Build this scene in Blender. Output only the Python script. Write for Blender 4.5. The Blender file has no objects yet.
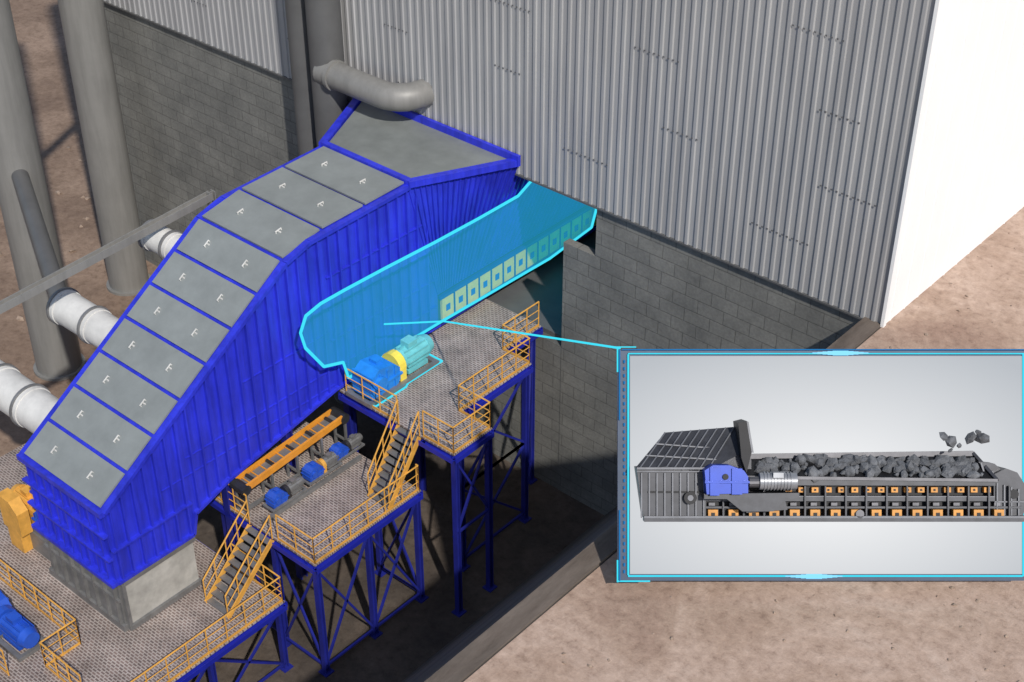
import bpy, math, random, bmesh
from mathutils import Vector, Matrix
random.seed(7)
S=bpy.context.scene
# ---------------------------------------------------------------- materials
def newmat(name):
    m=bpy.data.materials.new(name);m.use_nodes=True
    nt=m.node_tree;b=nt.nodes['Principled BSDF'];return m,nt,b
def N(nt,t): return nt.nodes.new(t)
def noise(nt,src,scale,detail,rough=.65):
    n=N(nt,'ShaderNodeTexNoise');n.inputs['Scale'].default_value=scale;n.inputs['Detail'].default_value=detail;n.inputs['Roughness'].default_value=rough
    nt.links.new(src,n.inputs['Vector']);return n
def ramp(nt,src,stops):
    r=N(nt,'ShaderNodeValToRGB');el=r.color_ramp.elements
    el[0].position=stops[0][0];el[0].color=(*stops[0][1],1);el[1].position=stops[-1][0];el[1].color=(*stops[-1][1],1)
    for p,c in stops[1:-1]:
        e=el.new(p);e.color=(*c,1)
    nt.links.new(src,r.inputs[0]);return r
def mul(nt,a,b):
    mx=N(nt,'ShaderNodeMixRGB');mx.blend_type='MULTIPLY';mx.inputs[0].default_value=1
    nt.links.new(a,mx.inputs[1]);nt.links.new(b,mx.inputs[2]);return mx
def paint(name,col,rough=.5,metal=0,var=.25,scale=1.5,bump=0.0,streak=0):
    m,nt,b=newmat(name)
    tc=N(nt,'ShaderNodeTexCoord');src=tc.outputs['Object']
    c=Vector(col)
    n=noise(nt,src,scale,5)
    r=ramp(nt,n.outputs['Fac'],[(.3,tuple(c*(1-var))),(.7,tuple(c*(1+var*.4)))])
    out=r.outputs[0]
    if streak:
        mp=N(nt,'ShaderNodeMapping');mp.inputs['Scale'].default_value=(2.2,2.2,.22);nt.links.new(src,mp.inputs[0])
        n2=noise(nt,mp.outputs[0],1.6,5)
        k=1-streak
        r2=ramp(nt,n2.outputs['Fac'],[(.35,(k,k,k)),(.6,(1.05,1.05,1.05))]);out=mul(nt,out,r2.outputs[0]).outputs[0]
    nt.links.new(out,b.inputs['Base Color'])
    b.inputs['Roughness'].default_value=rough;b.inputs['Metallic'].default_value=metal
    if bump:
        n2=noise(nt,src,scale*6,4)
        bp=N(nt,'ShaderNodeBump');bp.inputs['Strength'].default_value=bump;bp.inputs['Distance'].default_value=.05
        nt.links.new(n2.outputs['Fac'],bp.inputs['Height']);nt.links.new(bp.outputs['Normal'],b.inputs['Normal'])
    return m
def emis(name,col,s,alpha=1):
    m=bpy.data.materials.new(name);m.use_nodes=True;nt=m.node_tree
    nt.nodes.clear();o=N(nt,'ShaderNodeOutputMaterial');e=N(nt,'ShaderNodeEmission')
    e.inputs['Color'].default_value=(*col,1);e.inputs['Strength'].default_value=s
    if alpha<1:
        t=N(nt,'ShaderNodeBsdfTransparent');mx=N(nt,'ShaderNodeMixShader');mx.inputs[0].default_value=alpha
        nt.links.new(t.outputs[0],mx.inputs[1]);nt.links.new(e.outputs[0],mx.inputs[2]);nt.links.new(mx.outputs[0],o.inputs[0])
    else: nt.links.new(e.outputs[0],o.inputs[0])
    return m
BLUE=paint('blue_paint',(.030,.042,.64),.42,0,.22,.6,0,.28)
BLUED=paint('blue_paint_frame',(.014,.022,.36),.45,0,.25,1)
BLUEL=paint('blue_paint_leg',(.014,.020,.24),.5,0,.3,1)
MOTB=paint('motor_blue',(.02,.09,.52),.4,0,.2,2)
COVER=paint('cover_plate_grey',(.235,.255,.25),.45,0,.16,1.0)
HOODG=paint('hood_plate_grey',(.20,.215,.205),.55,0,.22,.8)
YEL=paint('safety_orange_yellow',(.74,.38,.07),.5,0,.25,3)
YEL2=paint('bright_yellow',(.92,.74,.10),.45,0,.15,3)
PIPE=paint('pipe_grey',(.23,.225,.212),.5,.1,.10,.5,0,.10)
PIPED=paint('pipe_dark_grey',(.12,.12,.12),.5,.1,.2,.6)
DUCTW=paint('duct_white',(.66,.65,.62),.5,0,.2,1.2)
STEEL=paint('steel_grey',(.24,.24,.24),.45,.4,.3,2)
DARK=paint('dark_steel',(.045,.045,.05),.5,.4,.35,3)
CANVAS=paint('skirt_pale',(.44,.43,.40),.7,0,.3,1.5)
RUB=paint('belt_orange',(.75,.30,.03),.5,0,.2,3)
ROCK=paint('rock_grey',(.14,.145,.155),.85,0,.6,4,.5)
SCREW=paint('screw_grey',(.16,.16,.165),.5,.2,.2,2)
CYANM=paint('motor_highlight_cyan',(.16,.55,.60),.4,0,.2,3)  # cyan highlight tint painted into the drive's motor and gearbox colours
CYANB=paint('gearbox_highlight_blue',(.02,.24,.75),.4,0,.2,3)
SHELL=emis('cyan_glow_shell',(.04,.62,.92),.9,.38)
LINE=emis('cyan_glow_line',(.06,.80,1.0),1.0)
LINEB=emis('blue_glow_line',(.03,.25,.62),.8)
GLOW=emis('white_blue_glow',(.25,.70,1.0),1.2)
WHITE=paint('white_wall',(.88,.88,.87),.6,0,.03,.5)

def siding_mat():
    m,nt,b=newmat('corrugated_siding')
    tc=N(nt,'ShaderNodeTexCoord');mp=N(nt,'ShaderNodeMapping');mp.inputs['Scale'].default_value=(1.0,1,.10)
    nt.links.new(tc.outputs['Object'],mp.inputs[0])
    n=noise(nt,mp.outputs[0],1.0,6)
    r=ramp(nt,n.outputs['Fac'],[(.3,(.29,.29,.295)),(.7,(.41,.41,.41))])
    nt.links.new(r.outputs[0],b.inputs['Base Color']);b.inputs['Roughness'].default_value=.5
    return m
SIDING=siding_mat()
def block_mat(name,axis,c1,c2,mo):
    m,nt,b=newmat(name)
    tc=N(nt,'ShaderNodeTexCoord');sp=N(nt,'ShaderNodeSeparateXYZ');cb=N(nt,'ShaderNodeCombineXYZ')
    nt.links.new(tc.outputs['Object'],sp.inputs[0]);nt.links.new(sp.outputs[axis],cb.inputs[0]);nt.links.new(sp.outputs[2],cb.inputs[1])
    br=N(nt,'ShaderNodeTexBrick');br.inputs['Scale'].default_value=1;br.inputs['Brick Width'].default_value=1.05;br.inputs['Row Height'].default_value=.52
    br.inputs['Mortar Size'].default_value=.018;br.inputs['Mortar Smooth'].default_value=.3
    br.inputs['Color1'].default_value=(*c1,1);br.inputs['Color2'].default_value=(*c2,1);br.inputs['Mortar'].default_value=(*mo,1)
    nt.links.new(cb.outputs[0],br.inputs['Vector'])
    n=noise(nt,tc.outputs['Object'],.5,6,.7)
    r=ramp(nt,n.outputs['Fac'],[(.3,(.65,.65,.65)),(.7,(1.15,1.13,1.1))])
    n2=noise(nt,tc.outputs['Object'],9,3,.7)
    r2=ramp(nt,n2.outputs['Fac'],[(.3,(.82,.82,.82)),(.7,(1.1,1.1,1.1))])
    mx=mul(nt,mul(nt,br.outputs['Color'],r.outputs[0]).outputs[0],r2.outputs[0]);nt.links.new(mx.outputs[0],b.inputs['Base Color'])
    bp=N(nt,'ShaderNodeBump');bp.inputs['Strength'].default_value=.5;bp.inputs['Distance'].default_value=.03;bp.invert=True
    nt.links.new(br.outputs['Fac'],bp.inputs['Height']);nt.links.new(bp.outputs[0],b.inputs['Normal']);b.inputs['Roughness'].default_value=.85
    return m
BLOCKX=block_mat('concrete_block_x',0,(.215,.215,.20),(.19,.19,.178),(.125,.125,.115))
BLOCKY=block_mat('concrete_block_y',1,(.19,.19,.175),(.17,.17,.16),(.12,.12,.11))
def grating():
    m,nt,b=newmat('steel_grating')
    tc=N(nt,'ShaderNodeTexCoord')
    br=N(nt,'ShaderNodeTexBrick');br.offset=0.5;br.inputs['Scale'].default_value=1;br.inputs['Brick Width'].default_value=.20;br.inputs['Row Height'].default_value=.10
    br.inputs['Mortar Size'].default_value=.02;br.inputs['Color1'].default_value=(.24,.19,.17,1);br.inputs['Color2'].default_value=(.15,.125,.115,1);br.inputs['Mortar'].default_value=(.44,.41,.385,1)
    nt.links.new(tc.outputs['Object'],br.inputs['Vector'])
    n=noise(nt,tc.outputs['Object'],1.3,6)
    r=ramp(nt,n.outputs['Fac'],[(.3,(.58,.53,.51)),(.7,(1.12,1.05,1.02))])
    mx=mul(nt,br.outputs['Color'],r.outputs[0]);nt.links.new(mx.outputs[0],b.inputs['Base Color'])
    b.inputs['Roughness'].default_value=.6;return m
GRATE=grating()
def dirt(name,stops,scale,bump,stretch=(1,1,1),fine=3.0,lo=.8):
    m,nt,b=newmat(name)
    tc=N(nt,'ShaderNodeTexCoord');mp=N(nt,'ShaderNodeMapping');mp.inputs['Scale'].default_value=stretch;nt.links.new(tc.outputs['Object'],mp.inputs[0])
    n=noise(nt,mp.outputs[0],scale,9,.66);n.inputs['Distortion'].default_value=.4
    r=ramp(nt,n.outputs['Fac'],stops)
    n3=noise(nt,mp.outputs[0],fine,7,.75)
    r3=ramp(nt,n3.outputs['Fac'],[(.32,(lo-.2,lo-.24,lo-.26)),(.45,(lo+.08,lo+.06,lo+.05)),(.68,(1.15,1.16,1.17))])
    mx=mul(nt,r.outputs[0],r3.outputs[0]);nt.links.new(mx.outputs[0],b.inputs['Base Color'])
    bp=N(nt,'ShaderNodeBump');bp.inputs['Strength'].default_value=bump;bp.inputs['Distance'].default_value=.12
    nt.links.new(n3.outputs['Fac'],bp.inputs['Height']);nt.links.new(bp.outputs[0],b.inputs['Normal']);b.inputs['Roughness'].default_value=.95
    return m
DIRT=dirt('dry_dirt',[(.3,(.30,.20,.15)),(.45,(.40,.285,.215)),(.56,(.48,.355,.28)),(.72,(.55,.44,.365))],.25,.4,(1,1,1),3.2)
PITF=dirt('pit_dirt_shaded',[(.3,(.05,.04,.033)),(.5,(.08,.063,.05)),(.72,(.13,.10,.078))],.4,.4)  # shade of the pit painted in as a darker floor dirt
FARF=dirt('pit_dirt_lit',[(.3,(.15,.10,.073)),(.5,(.23,.16,.115)),(.72,(.32,.23,.17))],.2,.4)  # the same floor dirt with its sunlit tone in the colour
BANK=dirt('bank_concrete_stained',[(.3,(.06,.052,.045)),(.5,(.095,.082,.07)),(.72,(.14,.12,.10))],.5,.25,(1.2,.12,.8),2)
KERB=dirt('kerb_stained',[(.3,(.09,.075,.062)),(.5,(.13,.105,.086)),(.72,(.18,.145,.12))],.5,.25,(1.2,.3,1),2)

# ---------------------------------------------------------------- mesh builder
class MB:
    def __init__(s,mat): s.v=[];s.f=[];s.m=mat
    def add(s,vs,fs):
        o=len(s.v);s.v+= [tuple(v) for v in vs];s.f+=[tuple(i+o for i in f) for f in fs];return s
    def box(s,x0,x1,y0,y1,z0,z1):
        if x0>x1:x0,x1=x1,x0
        if y0>y1:y0,y1=y1,y0
        if z0>z1:z0,z1=z1,z0
        return s.add([(x0,y0,z0),(x1,y0,z0),(x1,y1,z0),(x0,y1,z0),(x0,y0,z1),(x1,y0,z1),(x1,y1,z1),(x0,y1,z1)],
        [(0,3,2,1),(4,5,6,7),(0,1,5,4),(1,2,6,5),(2,3,7,6),(3,0,4,7)])
    def frame(s,p,q,up=(0,0,1)):
        p=Vector(p);q=Vector(q);d=(q-p).normalized();u=Vector(up)
        if abs(d.dot(u))>.98:u=Vector((1,0,0))
        a=d.cross(u).normalized();b=a.cross(d).normalized();return p,q,a,b
    def beam(s,p,q,w,h=None,up=(0,0,1)):
        h=h or w;p,q,a,b=s.frame(p,q,up);a=a*w/2;b=b*h/2
        vs=[p-a-b,p+a-b,p+a+b,p-a+b,q-a-b,q+a-b,q+a+b,q-a+b]
        return s.add(vs,[(0,1,2,3),(7,6,5,4),(0,4,5,1),(1,5,6,2),(2,6,7,3),(3,7,4,0)])
    def ibeam(s,p,q,w):
        t=w*.16
        P,Q,a,b=s.frame(p,q)
        for k in (-1,1): s.beam(P+a*k*(w/2-t/2),Q+a*k*(w/2-t/2),t,w)
        return s.beam(p,q,w-2*t-.004,t)
    def tube(s,p,q,r,n=8,r2=None,cap=True):
        r2=r if r2 is None else r2;p,q,a,b=s.frame(p,q);vs=[]
        for c,rr in ((p,r),(q,r2)):
            for i in range(n):
                t=2*math.pi*i/n;vs.append(c+a*rr*math.cos(t)+b*rr*math.sin(t))
        fs=[(i,(i+1)%n,n+(i+1)%n,n+i) for i in range(n)]
        if cap: fs+=[tuple(range(n-1,-1,-1)),tuple(range(n,2*n))]
        return s.add(vs,fs)
    def path(s,pts,r,n=20):
        pts=[Vector(p) for p in pts];o=len(s.v);up=Vector((0,0,1));prev=None
        for i,p in enumerate(pts):
            d=(pts[min(i+1,len(pts)-1)]-pts[max(i-1,0)]).normalized()
            if prev is None:
                a=d.cross(up)
                if a.length<.1:a=d.cross(Vector((0,1,0)))
            else: a=prev-d*prev.dot(d)
            a.normalize();prev=a;b=d.cross(a)
            for k in range(n):
                t=2*math.pi*k/n;s.v.append(tuple(p+a*r*math.cos(t)+b*r*math.sin(t)))
        for i in range(len(pts)-1):
            for k in range(n):
                s.f.append((o+i*n+k,o+i*n+(k+1)%n,o+(i+1)*n+(k+1)%n,o+(i+1)*n+k))
        s.f.append(tuple(o+k for k in range(n)));s.f.append(tuple(o+(len(pts)-1)*n+k for k in range(n)))
        return s
    def prism(s,poly,axis,a,b):
        n=len(poly)
        def mk(p,c):
            l=list(p);l.insert(axis,c);return tuple(l)
        vs=[mk(p,a) for p in poly]+[mk(p,b) for p in poly]
        return s.add(vs,[tuple(range(n)),tuple(range(2*n-1,n-1,-1))]+[(i,(i+1)%n,n+(i+1)%n,n+i) for i in range(n)])
    def plate(s,pts,t):
        pts=[Vector(p) for p in pts];nr=(pts[1]-pts[0]).cross(pts[2]-pts[0]).normalized()*t;n=len(pts)
        return s.add(pts+[p+nr for p in pts],[tuple(range(n)),tuple(range(2*n-1,n-1,-1))]+[(i,(i+1)%n,n+(i+1)%n,n+i) for i in range(n)])
def make(name,mb,smooth=False):
    me=bpy.data.meshes.new(name);me.from_pydata(mb.v,[],mb.f);me.materials.append(mb.m)
    bm=bmesh.new();bm.from_mesh(me);bmesh.ops.recalc_face_normals(bm,faces=bm.faces);bm.to_mesh(me);bm.free()
    if smooth:
        for p in me.polygons:p.use_smooth=True
        try: me.set_sharp_from_angle(angle=math.radians(40))
        except Exception: pass
    o=bpy.data.objects.new(name,me);S.collection.objects.link(o);return o
def group(name,parts,smooth=()):
    e=bpy.data.objects.new(name,None);S.collection.objects.link(e)
    for k,mb in parts.items():
        if mb.v:
            o=make(k,mb,smooth is True or k in smooth);o.parent=e
    return e

# ---------------------------------------------------------------- constants
XR,XL=-32.9,-37.2        # conveyor housing sides
YW=36.2                  # building wall plane
FL=-13.8                 # pit floor
P1,P2,P3=-6.2,-8.5,-10.6

# ---------------------------------------------------------------- ground
g=bpy.data.meshes.new('ground')
xs=[(-400,FL),(-47,FL),(-26.6,FL),(-16.9,-.25),(-16.3,0),(400,0)]
ys=[-120,0,10,20,30,36.1,60,150,500]
vs=[];fs=[];mi=[]
for (x,z) in xs:
    for y in ys: vs.append((x,y,z))
ny=len(ys)
for i in range(len(xs)-1):
    for j in range(ny-1):
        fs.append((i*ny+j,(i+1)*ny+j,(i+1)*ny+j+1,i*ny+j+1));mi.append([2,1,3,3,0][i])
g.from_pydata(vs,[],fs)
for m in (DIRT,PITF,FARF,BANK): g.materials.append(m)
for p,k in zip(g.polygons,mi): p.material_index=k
o=bpy.data.objects.new('ground',g);S.collection.objects.link(o)
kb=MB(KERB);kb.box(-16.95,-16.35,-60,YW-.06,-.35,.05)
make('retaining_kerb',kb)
st=MB(paint('stone_brown',(.32,.24,.185),.9,0,.4,5))
def rock(mb,c,r,f=1.0):
    bm=bmesh.new();bmesh.ops.create_icosphere(bm,subdivisions=1,radius=r)
    sx,sy,sz=random.uniform(.7,1.4),random.uniform(.6,1.2),random.uniform(.6,1.1)*f
    R=Matrix.Rotation(random.uniform(0,6.3),3,Vector((random.random()+.01,random.random(),random.random())).normalized())
    for v in bm.verts:
        k=random.uniform(.72,1.22);c2=v.co*k;v.co=R@Vector((c2.x*sx,c2.y*sy,c2.z*sz))
    bm.verts.index_update()
    mb.add([v.co+Vector(c) for v in bm.verts],[tuple(v.index for v in f_.verts) for f_ in bm.faces]);bm.free()
for i in range(700):
    rock(st,(random.uniform(-16,-2),random.uniform(12,52),.005),random.choice([.02,.03,.04,.05,.07]),.7)
for i in range(260):
    rock(st,(random.uniform(-72,-45),random.uniform(22,62),FL),random.choice([.06,.09,.14,.2]),.7)
make('scattered_stones',st)

# ---------------------------------------------------------------- building
XB0,XB1=-58,-16.3
sid=MB(SIDING)
def corr(x0,x1,pitch,y,z0,z1):
    pts=[];x=x0
    while x<x1-.01:
        pts+=[(x,0),(x+pitch*.52,0),(x+pitch*.60,-.05),(x+pitch*.88,-.05),(x+pitch*.96,0)];x+=pitch
    pts=[p for p in pts if p[0]<=x1-.03]+[(x1,0)]
    vs=[(px,y+py,z0) for px,py in pts]+[(px,y+py,z1) for px,py in pts];n=len(pts)
    sid.add(vs,[(i,i+1,n+i+1,n+i) for i in range(n-1)])
corr(XB0,XB1,.37,YW-.10,0.0,17)
sid.box(XB0,XB1-.002,YW-.09,YW-.03,0.004,17)
wht=MB(WHITE)
wht.box(XB1-.10,XB1,YW-.02,95,-.3,17)
y=YW+.3
while y<95: wht.box(XB1+.001,XB1+.02,y,y+.05,.0,16.9);y+=.86
trim=MB(WHITE);trim.box(XB1-.06,XB1+.05,YW-.19,YW-.025,-.02,17.05)
flash=MB(PIPED);flash.box(XB0,XB1,YW-.17,YW-.0,-.07,-.005)
scw=MB(SCREW)
for zz in (1.75,3.9,6.3,8.6):
    x=XB0+.5+random.uniform(0,3)
    while x<XB1-1:
        L_=random.uniform(.9,2.2);k=x
        while k<min(x+L_,XB1-.3): scw.box(k,k+.06,YW-.165,YW-.152,zz,zz+.05);k+=.185
        x+=random.uniform(5,9)
blk=MB(BLOCKX)
blk.box(-29,XB1-.12,YW,YW+.35,FL-.5,-2.1)
blk.box(-27.55,XB1-.12,YW,YW+.35,-2.1,-.075)
blk.box(XB0,-39.6,YW,YW+.5,FL-.5,-.075)
blk.box(-39.6,-29.0,YW+.02,YW+.35,FL-.5,-6.75)
blky=MB(BLOCKY);blky.box(-29,-28.6,YW+.35,48,FL-.5,-7.6);blky.box(XB0,XB0+.5,YW+.5,95,FL-.5,-.1);blky.box(-40.1,-39.6,YW+.5,48,FL-.5,0)
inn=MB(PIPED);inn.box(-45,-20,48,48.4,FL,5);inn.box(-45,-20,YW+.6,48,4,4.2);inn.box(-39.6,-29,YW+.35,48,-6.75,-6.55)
roof=MB(PIPE);roof.box(XB0-.2,XB1+.1,YW-.3,95.2,17.06,17.4)
group('industrial_building',{'corrugated_siding':sid,'white_side_wall':wht,'corner_trim':trim,'base_flashing':flash,'siding_screws':scw,'block_base_wall':blk,'block_side_wall':blky,'dark_interior':inn,'roof':roof})

# ---------------------------------------------------------------- conveyor housing
prof=[(18.3,-5.3),(26.5,.05),(27.6,.35),(32.3,.45)]
def topz(y):
    for (a,za),(b,zb) in zip(prof,prof[1:]):
        if a<=y<=b:return za+(zb-za)*(y-a)/(b-a)
    return prof[-1][1] if y>prof[-1][0] else prof[0][1]
bot=[(18.3,-8.4),(21.4,-8.4),(21.6,-7.6),(23.1,-7.1),(28.2,-6.12),(33.6,-6.12)]
def botz(y):
    for (a,za),(b,zb) in zip(bot,bot[1:]):
        if a<=y<=b:return za+(zb-za)*(y-a)/(b-a)
    return bot[-1][1]
body=MB(BLUE)
poly=[(y,z) for y,z in prof]+[(33.6,.45)]+[(y,z) for y,z in reversed(bot)]
body.prism(poly,0,XL,XR)
ribs=MB(BLUE)
y=18.5
while y<33.5:
    for X,s in ((XR,1),(XL,-1)):
        ribs.box(X,X+s*.12,y-.03,y+.03,botz(y)+.02,topz(y)-.08)
    y+=.47
x=XL+.3
while x<XR-.1:
    ribs.box(x-.03,x+.03,18.17,18.3,-8.38,-5.5);x+=.47
fl=MB(BLUE)
for X,s in ((XR,1),(XL,-1)):
    for (a,za),(b,zb) in zip(prof,prof[1:]):
        fl.beam((X+s*.04,a,za-.05),(X+s*.04,b,zb-.05),.22,.14)
    for (a,za),(b,zb) in zip(bot,bot[1:]):
        fl.beam((X+s*.05,a,za+.06),(X+s*.05,b,zb+.06),.2,.11)
    fl.beam((X+s*.05,18.3,-7.0),(X+s*.05,21.5,-7.0),.22,.08)
fl.beam((XL-.1,18.22,-5.36),(XR+.1,18.22,-5.36),.2,.2)
for z in (-6.3,-7.3): fl.beam((XL-.08,18.2,z),(XR+.08,18.2,z),.2,.08)
fl.beam((XL-.1,18.18,-8.34),(XR+.1,18.18,-8.34),.26,.14)
seam=MB(BLUE)
for z in (-1.4,-2.7,-4.0,-5.2):
    seam.box(XR,XR+.08,28.2,33.5,z-.02,z+.02)
for y0,y1,z in ((24.2,28.2,-3.6),(21.6,28.2,-5.2),(20.5,28.2,-5.9)):
    seam.box(XR,XR+.05,y0,y1,z-.018,z+.018)
cov=MB(COVER);hnd=MB(DUCTW)
def sect(y0,z0,y1,z1,n,g0=.06):
    L=Vector((0,y1-y0,z1-z0));Ln=L.length;d=L.normalized();nr=Vector((0,-d.z,d.y))
    for i in range(n):
        a=Vector((0,y0,z0))+d*(Ln*i/n+g0);b=Vector((0,y0,z0))+d*(Ln*(i+1)/n-g0)
        xa,xb_=XL+.12,XR-.12
        c=[Vector((xa,a.y,a.z)),Vector((xb_,a.y,a.z)),Vector((xb_,b.y,b.z)),Vector((xa,b.y,b.z))]
        cov.plate([p+nr*.03 for p in c],.07)
        for fx in (.27,.72):
            X=XL+(XR-XL)*fx;m=(a+b)/2;m=Vector((X,m.y,m.z))+nr*.10
            for s in (-1,1): hnd.beam(m+d*.12*s,m+d*.12*s+nr*.07,.03)
            hnd.beam(m-d*.135+nr*.07,m+d*.135+nr*.07,.035)
            hnd.box(m.x-.02,m.x+.10,m.y-.02,m.y+.02,m.z-.01,m.z+.03)
sect(18.3,-5.3,26.5,.05,7)
sect(26.5,.05,28.3,.38,1)
sect(28.3,.38,32.3,.47,2)
hood=MB(BLUE);hrib=MB(BLUE)
A=Vector((XR,32.3,.5));B=Vector((-31.1,36.0,.42));B2=Vector((-31.1,42.8,-.15));D=Vector((XR,33.6,-4.7));C2=Vector((XR,42.8,-4.72))
def hoodside(s):
    f=(lambda v:v) if s>0 else (lambda v:Vector((XL+XR-v.x,v.y,v.z)))
    top=[A.lerp(B,i/6) for i in range(6)]+[B.lerp(B2,i/8) for i in range(9)]
    bt=[D.lerp(C2,(i/14)**1.6) for i in range(15)]
    for i in range(14): hood.add([f(top[i]),f(top[i+1]),f(bt[i+1]),f(bt[i])],[(0,1,2,3)])
    m=44
    def at(L_,t):
        k=min(int(t),len(L_)-2);return L_[k].lerp(L_[k+1],t-k)
    for i in range(m+1):
        t=14*i/m
        p=at(top,t);q=at(bt,t)
        hrib.beam(f(p+Vector((.02,0,-.06))),f(q+Vector((.03,0,.02))),.05,.07)
hoodside(1);hoodside(-1)
hood.box(XL,XR,33.6,42.8,-4.78,-4.73)
hg=MB(HOODG)
hg.plate([(XL+.1,32.45,.46),(XR-.1,32.45,.46),(-31.35,35.9,.46),(-38.75,35.9,.46)],.1)
hfl=MB(BLUE)
hfl.beam((XL-.1,32.38,.5),(XR+.1,32.38,.5),.22,.3)
hfl.beam((XR+.02,32.3,.52),(-31.05,36.0,.52),.28,.24)
hfl.beam((XL-.02,32.3,.52),(-39.05,36.0,.52),.28,.24)
hfl.beam((-39.3,35.94,.62),(-30.9,35.94,.62),.14,.42)
hfl.beam((-39.2,35.9,.5),(-39.2,35.9,1.1),.2,.12)
sk=MB(CANVAS);sk.box(XL+.25,XR+.03,18.5,21.35,P3+.06,-8.42)
ske=MB(STEEL)
ske.box(XL+.1,XR-.05,18.32,18.5,P3+.3,-8.44);ske.box(XL+.05,XR,18.22,18.5,P3+.01,P3+.28)
for k in range(7):
    x=XL+.5+k*.6;ske.box(x-.04,x+.04,18.2,18.33,P3+.3,-8.5)
ske.beam((XL+.1,18.26,-9.2),(XR,18.26,-9.2),.1,.1)
ske.beam((XR+.08,18.45,-8.5),(XR+.08,21.4,-8.5),.12,.16);ske.beam((XR+.08,18.45,P3+.12),(XR+.08,21.4,P3+.12),.12,.2)
ske.beam((XR+.05,18.45,P3),(XR+.05,18.45,-8.5),.12,.12)
sup=MB(BLUEL)
for yy in (23.2,26,29,32.5):
    for X in (XL+.2,XR-.2): sup.ibeam((X,yy,FL),(X,yy,botz(yy)),.3)
group('conveyor_housing',{'housing_shell':body,'side_ribs':ribs,'edge_flanges':fl,'side_seams':seam,'cover_plates':cov,'cover_handles':hnd,'hood_sides':hood,'hood_ribs':hrib,'hood_top_plate':hg,'hood_flanges':hfl,'discharge_skirt':sk,'skirt_frame':ske,'support_columns':sup})

# ---------------------------------------------------------------- apron feeder under the hood
fb=MB(DARK);fb.box(XL+.3,XR-.03,33.62,43.5,-6.1,-4.85)
fr=MB(BLUED)
fr.box(XR-.03,XR+.12,33.65,43.5,-6.14,-5.98);fr.box(XR-.03,XR+.12,33.65,43.5,-4.98,-4.85)
fy=MB(YEL2);fd=MB(MOTB)
y=33.75
while y<43.3:
    fy.box(XR-.02,XR+.09,y,y+.62,-5.95,-5.02);fd.box(XR+.091,XR+.11,y+.2,y+.42,-5.62,-5.35)
    fr.box(XR-.03,XR+.13,y+.645,y+.68,-5.97,-4.99);y+=.70
group('apron_feeder',{'feeder_body':fb,'side_frame':fr,'yellow_bearing_plates':fy,'bearing_caps':fd})
hl=[(27.05,-3.7),(26.9,-3.0),(27.2,-2.45),(27.9,-2.3),(29.0,-2.3),(31,-2.35),(33.5,-2.45),(36,-2.5),(38.2,-2.5),(38.9,-2.2),(39.4,-2.0),(40.2,-2.0),(40.9,-2.4),(42.3,-2.6),(42.9,-3.3),(43.2,-5.2),(42.9,-6.0),(40.2,-6.25),(37,-6.15),(33.7,-6.05),(28.9,-6.0),(28.7,-5.2),(27.8,-4.9)]
def lift(y,z):
    X=-32.5+(z+6.2)/3.9*1.05;s=X/-32.9;return (X,y*s,26+(z-26)*s)
hl=[lift(*p) for p in hl]
sh=MB(SHELL);sh.add(hl,[tuple(range(len(hl)))])
ln=MB(LINE)
for a,b in zip(hl,hl[1:]+hl[:1]): ln.tube(a,b,.055,6)
group('feeder_highlight_overlay',{'glow_sheet':sh,'glow_outline':ln})  # graphic highlight overlay, built as a glowing tinted sheet

# ---------------------------------------------------------------- platforms
def railing(name,pts,z):
    t=MB(YEL)
    for a,b in zip(pts,pts[1:]):
        A=Vector((*a,z));B=Vector((*b,z));L=(B-A).length;n=max(1,round(L/.8))
        for i in range(n+1):
            p=A.lerp(B,i/n);t.tube(p,p+Vector((0,0,1.12)),.025,6)
        for h,r in ((1.12,.03),(.74,.017),(.4,.017)):
            t.tube(A+Vector((0,0,h)),B+Vector((0,0,h)),r,6)
        t.beam(A+Vector((0,0,.06)),B+Vector((0,0,.06)),.02,.10)
    return make(name,t)
def platform(name,rects,z,legs,braces):
    d=MB(GRATE);e=MB(BLUED);l=MB(BLUEL)
    for (x0,x1,y0,y1) in rects:
        d.box(x0,x1,y0,y1,z-.06,z)
        for p,q in (((x0,y0),(x1,y0)),((x1,y0),(x1,y1)),((x1,y1),(x0,y1)),((x0,y1),(x0,y0))):
            e.ibeam((*p,z-.24),(*q,z-.24),.2)
        k=x0+1.2
        while k<x1-.3: e.beam((k,y0,z-.2),(k,y1,z-.2),.12,.2);k+=1.2
    for x,y in legs:
        l.ibeam((x,y,FL),(x,y,z-.36),.2);l.box(x-.2,x+.2,y-.2,y+.2,FL,FL+.05)
    for p,q in braces: l.beam(p,q,.08,.08)
    return group(name,{'grating_deck':d,'edge_beams':e,'legs_and_bracing':l})
def xb(a,b,z0,z1):
    return [((*a,z0),(*b,z1)),((*b,z0),(*a,z1)),((*a,(z0)),(*b,(z0))),((*a,z1),(*b,z1))]
def kb_(a,b,z0,z1): return [((*a,z0),(*b,z1)),((*a,z0),(*b,z0))]
platform('steel_platform',[(-32.8,-28.7,28.35,34.1),(-32.8,-30.0,34.104,36.2),(-28.696,-27.25,28.35,30.3)],P1,
 [(-27.35,28.5),(-27.35,30.2),(-28.85,33.95),(-28.85,30.35),(-30.2,35.9),(-32.5,34),(-30.1,31.5)],
 xb((-28.85,30.35),(-28.85,33.95),FL+.4,FL+3.9)+xb((-28.85,30.35),(-28.85,33.95),FL+3.9,P1-.4)+xb((-27.35,28.5),(-27.35,30.2),FL+3.9,P1-.4)+xb((-30.2,35.9),(-28.85,33.95),FL+1,P1-.4))
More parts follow.
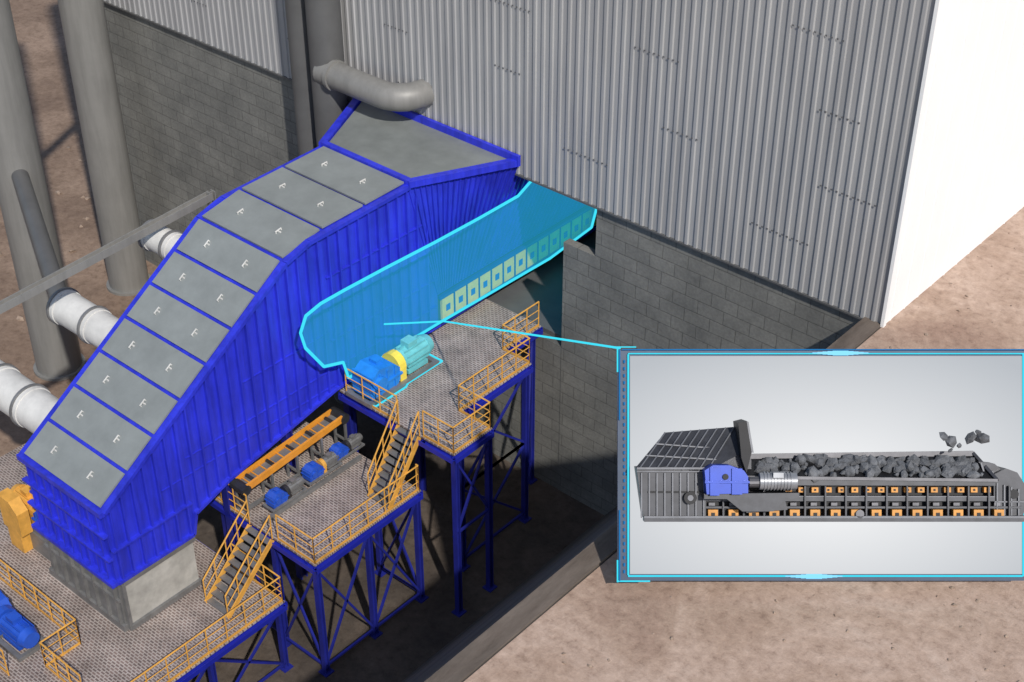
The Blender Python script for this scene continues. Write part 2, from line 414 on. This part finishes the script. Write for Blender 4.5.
platform('steel_platform',[(-35.2,-28.75,23.15,28.2)],P2,
 [(-28.9,23.3),(-28.9,28.1),(-31,23.3),(-33.6,23.3),(-33.2,28.1),(-31,28.1),(-28.9,25.7)],
 xb((-28.9,23.3),(-28.9,25.7),FL+.3,P2-.4)+xb((-28.9,25.7),(-28.9,28.1),FL+.3,P2-.4)+xb((-31,28.1),(-28.9,28.1),FL+.3,P2-.4)+xb((-31,23.3),(-28.9,23.3),FL+.3,P2-.4)+kb_((-31,23.3),(-33.6,23.3),FL+.4,P2-.4))
platform('steel_platform',[(-44,-30,12,22.7)],P3,
 [(-30.15,22.5),(-30.15,19.5),(-30.15,16.5),(-33,22.5),(-37,22.5),(-41,22.5)],
 xb((-30.15,19.5),(-30.15,22.5),FL+.2,P3-.4)+xb((-30.15,16.5),(-30.15,19.5),FL+.2,P3-.4))
railing('guard_railing',[(-32.5,28.4),(-29.95,28.4)],P1)
railing('guard_railing',[(-28.7,28.4),(-27.3,28.4),(-27.3,30.25),(-28.75,30.25),(-28.75,34.05),(-30.05,34.05),(-30.05,36.1)],P1)
railing('guard_railing',[(-34.2,23.2),(-32.1,23.2)],P2)
railing('guard_railing',[(-30.6,23.2),(-28.8,23.2),(-28.8,28.15),(-28.9,28.15)],P2)
railing('guard_railing',[(-32.6,22.65),(-30.05,22.65),(-30.05,13)],P3)
railing('guard_railing',[(-42.5,22.65),(-38,22.65)],P3)
railing('guard_railing',[(-43,16.95),(-33.6,16.95),(-33.6,15.6),(-31.5,15.6)],P3)
railing('guard_railing',[(-38,14.6),(-34.2,14.6)],P3)
def stairs(name,x0,x1,ya,za,yb,zb,n):
    st=MB(STEEL);sg=MB(YEL);r=MB(YEL)
    for i in range(n):
        t=(i+.5)/n;y=ya+(yb-ya)*t;z=za+(zb-za)*t;st.box(x0,x1,y-.12,y+.12,z-.03,z)
    for x in (x0,x1):
        sg.beam((x,ya,za-.05),(x,yb,zb+.05),.05,.2)
        for h,rr in ((1.05,.03),(.55,.02)): r.tube((x,ya,za+h),(x,yb,zb+h),rr,6)
        m=4
        for i in range(m+1):
            t=i/m;y=ya+(yb-ya)*t;z=za+(zb-za)*t;r.tube((x,y,z),(x,y,z+1.05),.025,6)
    group(name,{'treads':st,'stringers':sg,'handrails':r})
stairs('stairs',-29.85,-28.85,28.35,P1,26.75,P2,10)
stairs('stairs',-31.95,-30.8,23.1,P2,20.9,P3,10)

# ---------------------------------------------------------------- drives
def drive(name,x,y,z,ax='y',s=1.0,cg=MOTB,cm=MOTB,cc=YEL2):
    gb=MB(cg);mt=MB(cm);cp=MB(cc);bs=MB(STEEL)
    gb.prism([(-.75,.15),(.45,.15),(.55,.3),(.55,.75),(.3,1.0),(-.35,1.12),(-.75,.85)],1,-.42,.42)
    gb.box(-.8,.6,-.5,.5,.5,.57);gb.tube((-.35,-.55,.62),(-.35,.55,.62),.24,14);gb.box(-.2,.1,-.15,.15,1.05,1.22)
    for k in range(4): gb.box(-.7+k*.33,-.64+k*.33,-.46,.46,.16,.95)
    cp.tube((.55,0,.62),(.85,0,.62),.42,16);cp.box(.57,.83,-.42,.42,.15,.6)
    mt.tube((.9,0,.62),(2.0,0,.62),.36,16);mt.tube((2.0,0,.62),(2.25,0,.62),.38,16,.30)
    for k in range(12):
        a=2*math.pi*k/12;c,sn=math.cos(a),math.sin(a)
        mt.beam((1.0,c*.38,.62+sn*.38),(1.95,c*.38,.62+sn*.38),.03,.06)
    mt.box(1.2,1.6,-.18,.18,.95,1.18);mt.box(1.0,1.9,-.34,.34,.15,.3)
    bs.box(-.95,2.2,-.55,-.4,0,.15);bs.box(-.95,2.2,.4,.55,0,.15);bs.box(-.95,-.8,-.4,.4,0,.14);bs.box(.6,.8,-.4,.4,0,.14);bs.box(2.05,2.2,-.4,.4,0,.14)
    e=group(name,{'gearbox':gb,'motor':mt,'coupling_guard':cp,'base_frame':bs},smooth=('motor',))
    e.location=(x,y,z);e.scale=(s,s,s);e.rotation_euler=(0,0,{'y':math.pi/2,'x':0,'-x':math.pi,'-y':-math.pi/2}[ax])
    return e
drive('feeder_drive_motor',-31.8,29.35,P1+.01,'y',1.12,CYANB,CYANM,YEL2)
dl=MB(LINE)
q=[(-32.5,28.45),(-31.1,28.45),(-31.1,30.0),(-31.2,30.2),(-31.2,32.0),(-32.3,32.0)]
for a,b in zip(q,q[1:]): dl.tube((*a,P1+.06),(*b,P1+.06),.035,6)
make('drive_highlight_outline',dl)
drive('drive_motor',-38.0,19.2,P3+.9,'-x',.95,MOTB,YEL,YEL)
mb=MB(STEEL);mb.box(-40.2,-37.4,18.6,19.8,P3,P3+.88);make('motor_plinth',mb)
yc=MB(YEL);yc.prism([(-39.6,-9.7),(-38.5,-9.7),(-38.5,-8.7),(-38.9,-8.3),(-39.6,-8.3)],1,18.2,18.65);yc.box(-39.5,-38.7,18.25,18.6,P3,-9.7);make('chain_guard',yc)
drive('drive_motor',-36.6,15.7,P3+.01,'x',1.0,MOTB,MOTB,MOTB)
drive('drive_motor',-35.4,13.4,P3+.01,'x',.9,MOTB,MOTB,YEL)

cb=MB(RUB);cf=MB(STEEL);cl=MB(STEEL);cr=MB(DARK)
a=Vector((-32.55,23.35,-7.35));b=Vector((-32.55,28.0,-7.0))
cb.beam(a+Vector((.27,0,.05)),b+Vector((.27,0,.05)),.09,.26);cb.beam(a-Vector((.3,0,-.05)),b-Vector((.3,0,-.05)),.09,.26)
cf.beam(a,b,.44,.1)
k=.06
while k<1: p=a.lerp(b,k);cb.box(p.x-.24,p.x+.22,p.y-.02,p.y+.02,p.z+.06,p.z+.09);k+=.085
for t in (0,.25,.5,.75,1):
    p=a.lerp(b,t)
    for s in (-.28,.28): cl.beam(p+Vector((s,0,-.1)),(p.x+s,p.y,P2),.08)
    cl.beam((p.x-.28,p.y,P2+.5),(p.x+.28,p.y,P2+.5),.07)
cl.beam((a.x+.28,a.y,P2+.35),(b.x+.28,b.y,P2+.35),.1,.12);cl.beam((a.x+1,a.y,P2+.12),(b.x+1,b.y,P2+.12),.12,.16)
for p in (a,b): cr.tube(p-Vector((.35,0,0)),p+Vector((.35,0,0)),.2,12)
for t in (.1,.3,.5,.7,.9):
    p=a.lerp(b,t);cr.tube((p.x-.22,p.y,p.z+.07),(p.x+.22,p.y,p.z+.07),.07,8)
group('belt_conveyor',{'orange_skirts':cb,'belt_deck':cf,'frame':cl,'rollers':cr})
drive('conveyor_drive_motor',-31.8,24.3,P2+.25,'y',.5,MOTB,STEEL,DARK)
drive('conveyor_drive_motor',-31.8,26.0,P2+.35,'y',.5,MOTB,STEEL,YEL)
drive('conveyor_drive_motor',-31.85,27.3,P2+.45,'y',.45,MOTB,STEEL,DARK)

# ---------------------------------------------------------------- pipes
def vpipe(name,x,y,r,z0,z1,mat,rings=()):
    t=MB(mat);t.tube((x,y,z0),(x,y,z1),r,32)
    for z in rings: t.tube((x,y,z-.06),(x,y,z+.06),r+.07,32)
    t.tube((x,y,z0),(x,y,z0+.12),r+.15,32)
    return make(name,t,True)
vpipe('vertical_pipe',-51.4,28.0,1.0,FL,22,PIPE)
vpipe('vertical_pipe',-54.6,34.3,.95,FL,22,PIPE)
vpipe('vertical_duct',-41.4,35.35,.54,FL,22,PIPED)
vpipe('vertical_duct',-39.9,35.2,.66,FL,22,PIPED)
t=MB(PIPE);t.tube((-51.4,28,5.2),(-54.6,34.3,5.2),.28,14);make('cross_pipe',t,True)
pts=[(-39.9+k*.45,34.95,1.75) for k in range(0,8)]
for k in range(1,8):
    a=math.pi/2*k/7;pts.append((-36.75+1.1*math.sin(a),34.95+1.1*(1-math.cos(a)),1.75))
pts.append((-35.65,36.4,1.75))
t=MB(PIPE);t.path(pts,.52,24);t.tube((-39.3,34.95,1.75),(-39.15,34.95,1.75),.6,24)
make('elbow_pipe',t,True)
def hduct(name,y,z,r,x0,x1,n=2):
    w=MB(DUCTW);s=MB(STEEL)
    w.tube((x0,y,z),(x1,y,z),r,28)
    for k in range(n+1):
        x=x1-.25-(x1-x0-.4)*k/n
        s.tube((x-.05,y,z),(x+.05,y,z),r+.09,28);w.tube((x+.06,y,z),(x+.22,y,z),r+.04,28)
    group(name,{'duct_body':w,'flange_rings':s},smooth=True)
hduct('ventilation_duct',23.0,-3.5,.62,-41.2,XL,2)
hduct('ventilation_duct',20.0,-5.3,.72,-43,XL,3)
hduct('ventilation_duct',26.2,-1.5,.5,-39.9,XL,2)
t=MB(PIPED);t.tube((-43,20.0,-5.3),(-51.4,20.0,-5.3),.45,20);t.tube((-41.2,23.0,-3.5),(-50.6,27.6,-3.6),.35,20);make('duct_extension',t,True)
t=MB(PIPE);t.ibeam((-39.9,17.5,-1.7),(-38.7,28.2,-.35),.28);t.ibeam((-38.7,28.2,FL),(-38.7,28.2,-.2),.24);make('steel_beam_gantry',t)

# ---------------------------------------------------------------- inset graphic, built as a tilted board
def inset_face():
    m=bpy.data.materials.new('inset_face');m.use_nodes=True;nt=m.node_tree;nt.nodes.clear()
    o=N(nt,'ShaderNodeOutputMaterial');e=N(nt,'ShaderNodeEmission');tc=N(nt,'ShaderNodeTexCoord');mp=N(nt,'ShaderNodeMapping')
    mp.inputs['Scale'].default_value=(.14,.26,1);mp.inputs['Location'].default_value=(0,.15,0)
    nt.links.new(tc.outputs['Object'],mp.inputs[0]);gr=N(nt,'ShaderNodeTexGradient');gr.gradient_type='SPHERICAL'
    nt.links.new(mp.outputs[0],gr.inputs[0]);r=ramp(nt,gr.outputs[1],[(0,(.50,.53,.57)),(.8,(.86,.87,.885))])
    nt.links.new(r.outputs[0],e.inputs[0]);e.inputs[1].default_value=1.0
    nt.links.new(e.outputs[0],o.inputs[0]);return m
SF=inset_face()
K=.024
def L(px,py,w=0): return ((px-824)*K,(465-py)*K,w)
sb=MB(paint('inset_back_navy',(.03,.05,.09),.5,.2,.2,2));sb.box(-4.95,4.98,-2.78,2.76,-.22,-.02)
sf=MB(SF);sf.add([L(630,574,.0),L(1022,574,.0),L(1022,356,.0),L(630,356,.0)],[(0,1,2,3)])
fr_=MB(LINEB);fc=MB(LINE);gw=MB(GLOW)
def bar(mb,x0,y0,x1,y1,w0=-.01,w1=.05):
    a=L(x0,y0);b=L(x1,y1);mb.box(a[0],b[0],a[1],b[1],w0,w1)
bar(fc,628,353,1022,354.2);bar(fc,628,575.2,1022,576.6);bar(fc,627.4,354.3,629,574.8);bar(fc,1022.5,353,1023.6,576)
bar(fr_,622,349,1026,350.2);bar(fr_,619,349,620.2,420);bar(fr_,619,510,620.2,581)
bar(fc,616.8,347,618.2,372);bar(fc,616.8,560,618.2,582);bar(fc,616.8,346.4,636,347.6);bar(fc,616.8,580.5,650,581.6)
for y in range(360,574,7): bar(fr_,623.5,y,625,y+3)
for x0,x1,yy in ((812,868,353),(785,842,576)):
    for k in range(5):
        c=(x0+x1)/2;h=(x1-x0)/2*(1-k*.18);bar(gw,c-h,yy-.6-k*.45,c+h,yy+.6+k*.45,.05+k*.004,.052+k*.004)
scr_parts={'back_board':sb,'inset_panel':sf,'frame_outer':fr_,'frame_inner':fc,'frame_highlights':gw}
GM=paint('feeder_graphite',(.046,.048,.056),.42,.3,.35,3);GL=paint('feeder_graphite_light',(.12,.125,.14),.45,.3,.25,3);GD=paint('feeder_black',(.013,.013,.015),.6,.2,.3,3)
GS=paint('feeder_rail_steel',(.10,.10,.11),.4,.4,.3,3)
OR=paint('feeder_orange',(.58,.25,.03),.5,0,.25,3);BM=paint('feeder_motor_blue',(.012,.055,.42),.35,.1,.15,3)
def PR(mb,pts,w0,w1):
    mb.prism([(L(*p)[0],L(*p)[1]) for p in pts],2,w0,w1)
def LB(mb,p,q,w,a,b=None,z0=None):
    P=L(*p);Q=L(*q);mb.beam((P[0],P[1],w),(Q[0],Q[1],w if z0 is None else z0),a,b)
m1=MB(GM);m2=MB(GL);m3=MB(GD);m4=MB(OR);m5=MB(BM);m6=MB(GS)
PR(m1,[(634,466),(641,515),(702,518),(702,470),(664,464)],.02,.75)
m1.add([(*L(633,465)[:2],.75),(*L(702,469)[:2],.75),(*L(737,452)[:2],.55),(*L(737,426)[:2],.2),(*L(664,432)[:2],.2)],[(0,1,2,3,4)])
PR(m1,[(640,462),(666,434),(735,428),(748,452),(748,474),(702,474)],.02,.18)
PR(m1,[(698,463),(737,449),(748,458),(748,476),(698,476)],.18,.5)
PR(m3,[(733,421),(741,419),(746,450),(741,470),(736,455)],.02,.85)
PR(m2,[(741,419),(743,420),(748,450),(746,450)],.02,.86)
for i in range(9):
    x=638+i*7.6;bar(m2,x,470,x+1.3,514,.75,.81)
for t in range(9):
    x0=635+t*8.2;x1=664+t*8.6
    P=L(x0+2,465.5+t*.35);Q=L(x1,432-t*.7);m2.beam((P[0],P[1],.77),(Q[0],Q[1],.23),.03,.05)
for f_ in (.35,.68):
    P=L(633+31*f_,465-33*f_);Q=L(702+30*f_,468-30*f_);z=.77-.52*f_;m2.beam((P[0],P[1],z),(Q[0],Q[1],z),.03,.04)
bar(m2,634,464.5,702,466.5,.6,.82);bar(m2,634,468,702,469,.75,.81);bar(m2,641,512,1014,514,.62,.84);bar(m1,641,514,1012,517.5,.5,.86)
bar(m3,645,488,700,489.5,.75,.80)
PR(m1,[(702,474),(985,477),(985,482.5),(702,482)],.02,.8)
LB(m2,(702,475),(985,478),.81,.03,.03)
PR(m3,[(702,482),(985,484),(1012,500),(1012,517),(702,518)],.02,.55)
PR(m1,[(702,492.5),(985,493),(985,498),(702,498)],.5,.72)
LB(m2,(702,493),(985,493.5),.725,.02,.025)
PR(m1,[(702,503),(1012,503),(1012,505),(702,505)],.5,.74)
PR(m1,[(985,472),(997,466),(1008,470),(1017,484),(1018,500),(1012,517),(985,517)],.02,.66)
for i in range(4): bar(m2,987+i*7,480+i*2,988.3+i*7,514,.66,.72)
bar(m2,985,498,1016,499.2,.66,.72)
m3.tube((*L(1004,491)[:2],.66),(*L(1004,491)[:2],.74),.11,14)
for x in range(780,985,13): bar(m4,x,484.5,x+6.5,489.5,.5,.70);bar(m3,x+2.2,486,x+4.3,488,.70,.71)
for x in range(704,985,20):
    bar(m4,x,506,x+9.5,515.5,.5,.78);bar(m3,x+3,509,x+6.5,512.5,.78,.8);bar(m1,x+14,483,x+15.5,517,.5,.79);bar(m6,x+1,499.5,x+7,502.5,.5,.7)
m6.tube((*L(852,510)[:2],.78),(*L(852,510)[:2],.84),.10,12)
LB(m6,(744,456),(972,453),.1,.12,.07);LB(m6,(740,474),(986,477),.84,.07,.07)
P=L(972,453);Q=L(986,477);m6.beam((P[0],P[1],.1),(Q[0],Q[1],.84),.07,.09)
m3.add([(*L(744,457)[:2],.08),(*L(972,454)[:2],.08),(*L(985,477)[:2],.78),(*L(741,474)[:2],.78)],[(0,1,2,3)])
PR(m1,[(972,460),(988,462),(1010,482),(1014,490),(985,482)],.05,.5)
for i in range(7):
    LB(m2,(974+i*5.5,461+i*4),(979+i*5.5,476+i*2),.52,.035,.05)
PR(m5,[(698,466),(706,461),(722,461),(736,466),(740,472),(740,488),(700,489)],.8,1.25)
bar(m5,703,463,712,490,1.25,1.3);bar(m5,724,464,734,489,1.25,1.3);bar(m5,698,476,741,478,1.25,1.32)
m3.tube((*L(718,472)[:2],1.25),(*L(718,472)[:2],1.30),.07,12)
m6.tube((*L(742,478)[:2],1.05),(*L(752,478)[:2],1.05),.13,14)
mt2=MB(paint('feeder_motor_grey',(.26,.27,.29),.4,.3,.2,3))
mt2.tube((*L(752,477)[:2],1.05),(*L(788,477)[:2],1.05),.20,18)
for k in range(9): mt2.tube((*L(756+k*3.2,477)[:2],1.05),(*L(757.2+k*3.2,477)[:2],1.05),.222,18)
bar(mt2,764,468,774,473,1.05,1.3)
PR(m1,[(698,489),(790,488),(790,492),(775,496),(765,506),(735,506),(720,494),(698,494)],.8,1.15)
m3.tube((*L(686,494)[:2],.75),(*L(686,494)[:2],.90),.15,16);m2.tube((*L(686,494)[:2],.90),(*L(686,494)[:2],.92),.07,12)
PR(m1,[(736,490),(776,490),(780,505),(740,508)],.8,1.0)
rk=MB(ROCK)
for i in range(230):
    t=random.random();x=random.uniform(758-t*6,968+t*8);yy=458+t*15+random.uniform(-1,1);r=random.choice([.05,.06,.08,.10,.13,.17])
    rock(rk,(*L(x,yy)[:2],.2+t*.58),r)
for i in range(12): rock(rk,(*L(random.uniform(790,960),random.uniform(457,463))[:2],.35),random.uniform(.13,.19))
for (x,yy,r) in ((938,435,.13),(945,440,.17),(953,444,.09),(964,436,.15),(976,436,.19),(972,431,.09),(944,449,.07)): rock(rk,(*L(x,yy)[:2],.5),r)
scr_parts.update({'feeder_side_frame':m1,'feeder_stiffeners':m2,'feeder_undercarriage':m3,'feeder_orange_plates':m4,'feeder_gearbox':m5,'feeder_rails':m6,'feeder_motor':mt2,'feeder_rocks':rk})
scr=group('inset_board',scr_parts,smooth=('feeder_motor',))  # inset overlay graphic, built as a self-lit board with a relief feeder
scr.location=(-12.576,25.880,2.913);scr.rotation_euler=(math.radians(55),0,math.radians(41))
lgo=MB(STEEL)
M=Matrix.Translation(scr.location)@scr.rotation_euler.to_matrix().to_4x4()
for u in (-3.9,-1.3,1.3,3.9):
    for v in (1.9,-1.3):
        w_=-1.5;a_=M@Vector((u,v,-.2));c_=M@Vector((u,v,w_));lgo.beam(a_,c_,.1);lgo.beam(c_,(c_.x,c_.y,0),.14)
    lgo.beam(M@Vector((u,1.9,-1.5)),M@Vector((u,-1.3,-1.5)),.1)
make('inset_stand',lgo)
cl_=MB(LINE);E=(-17.33,23.88,5.21)
cl_.tube((-31.35,29.35,-3.2),(-31.3,32.25,-4.55),.032,6);cl_.tube((-31.3,32.25,-4.55),E,.032,6,.028)
make('callout_line',cl_)

# ---------------------------------------------------------------- light, world, camera
sd=Vector((.62,-.36,.70)).normalized()
sun=bpy.data.lights.new('sun','SUN');sun.energy=3.7;sun.angle=math.radians(1.0);sun.color=(1,.955,.89)
so=bpy.data.objects.new('sun',sun);S.collection.objects.link(so);so.rotation_euler=sd.to_track_quat('Z','Y').to_euler();so.location=(0,0,50)
w=bpy.data.worlds.new('World');S.world=w;w.use_nodes=True;nt=w.node_tree
sky=nt.nodes.new('ShaderNodeTexSky');sky.sky_type='NISHITA';sky.sun_disc=False
sky.sun_elevation=math.asin(sd.z);sky.sun_rotation=math.atan2(sd.x,sd.y)
bg=nt.nodes['Background'];nt.links.new(sky.outputs[0],bg.inputs[0]);bg.inputs[1].default_value=.12
cam=bpy.data.cameras.new('camera');cam.sensor_width=36;cam.lens=1500/1024*36;cam.clip_end=2000;cam.clip_start=.5
co=bpy.data.objects.new('camera',cam);S.collection.objects.link(co);co.location=(0,0,26);co.rotation_euler=(math.radians(55),0,math.radians(41));S.camera=co
S.view_settings.view_transform='Standard'
try:S.view_settings.look='None'
except Exception:pass
S.view_settings.exposure=0
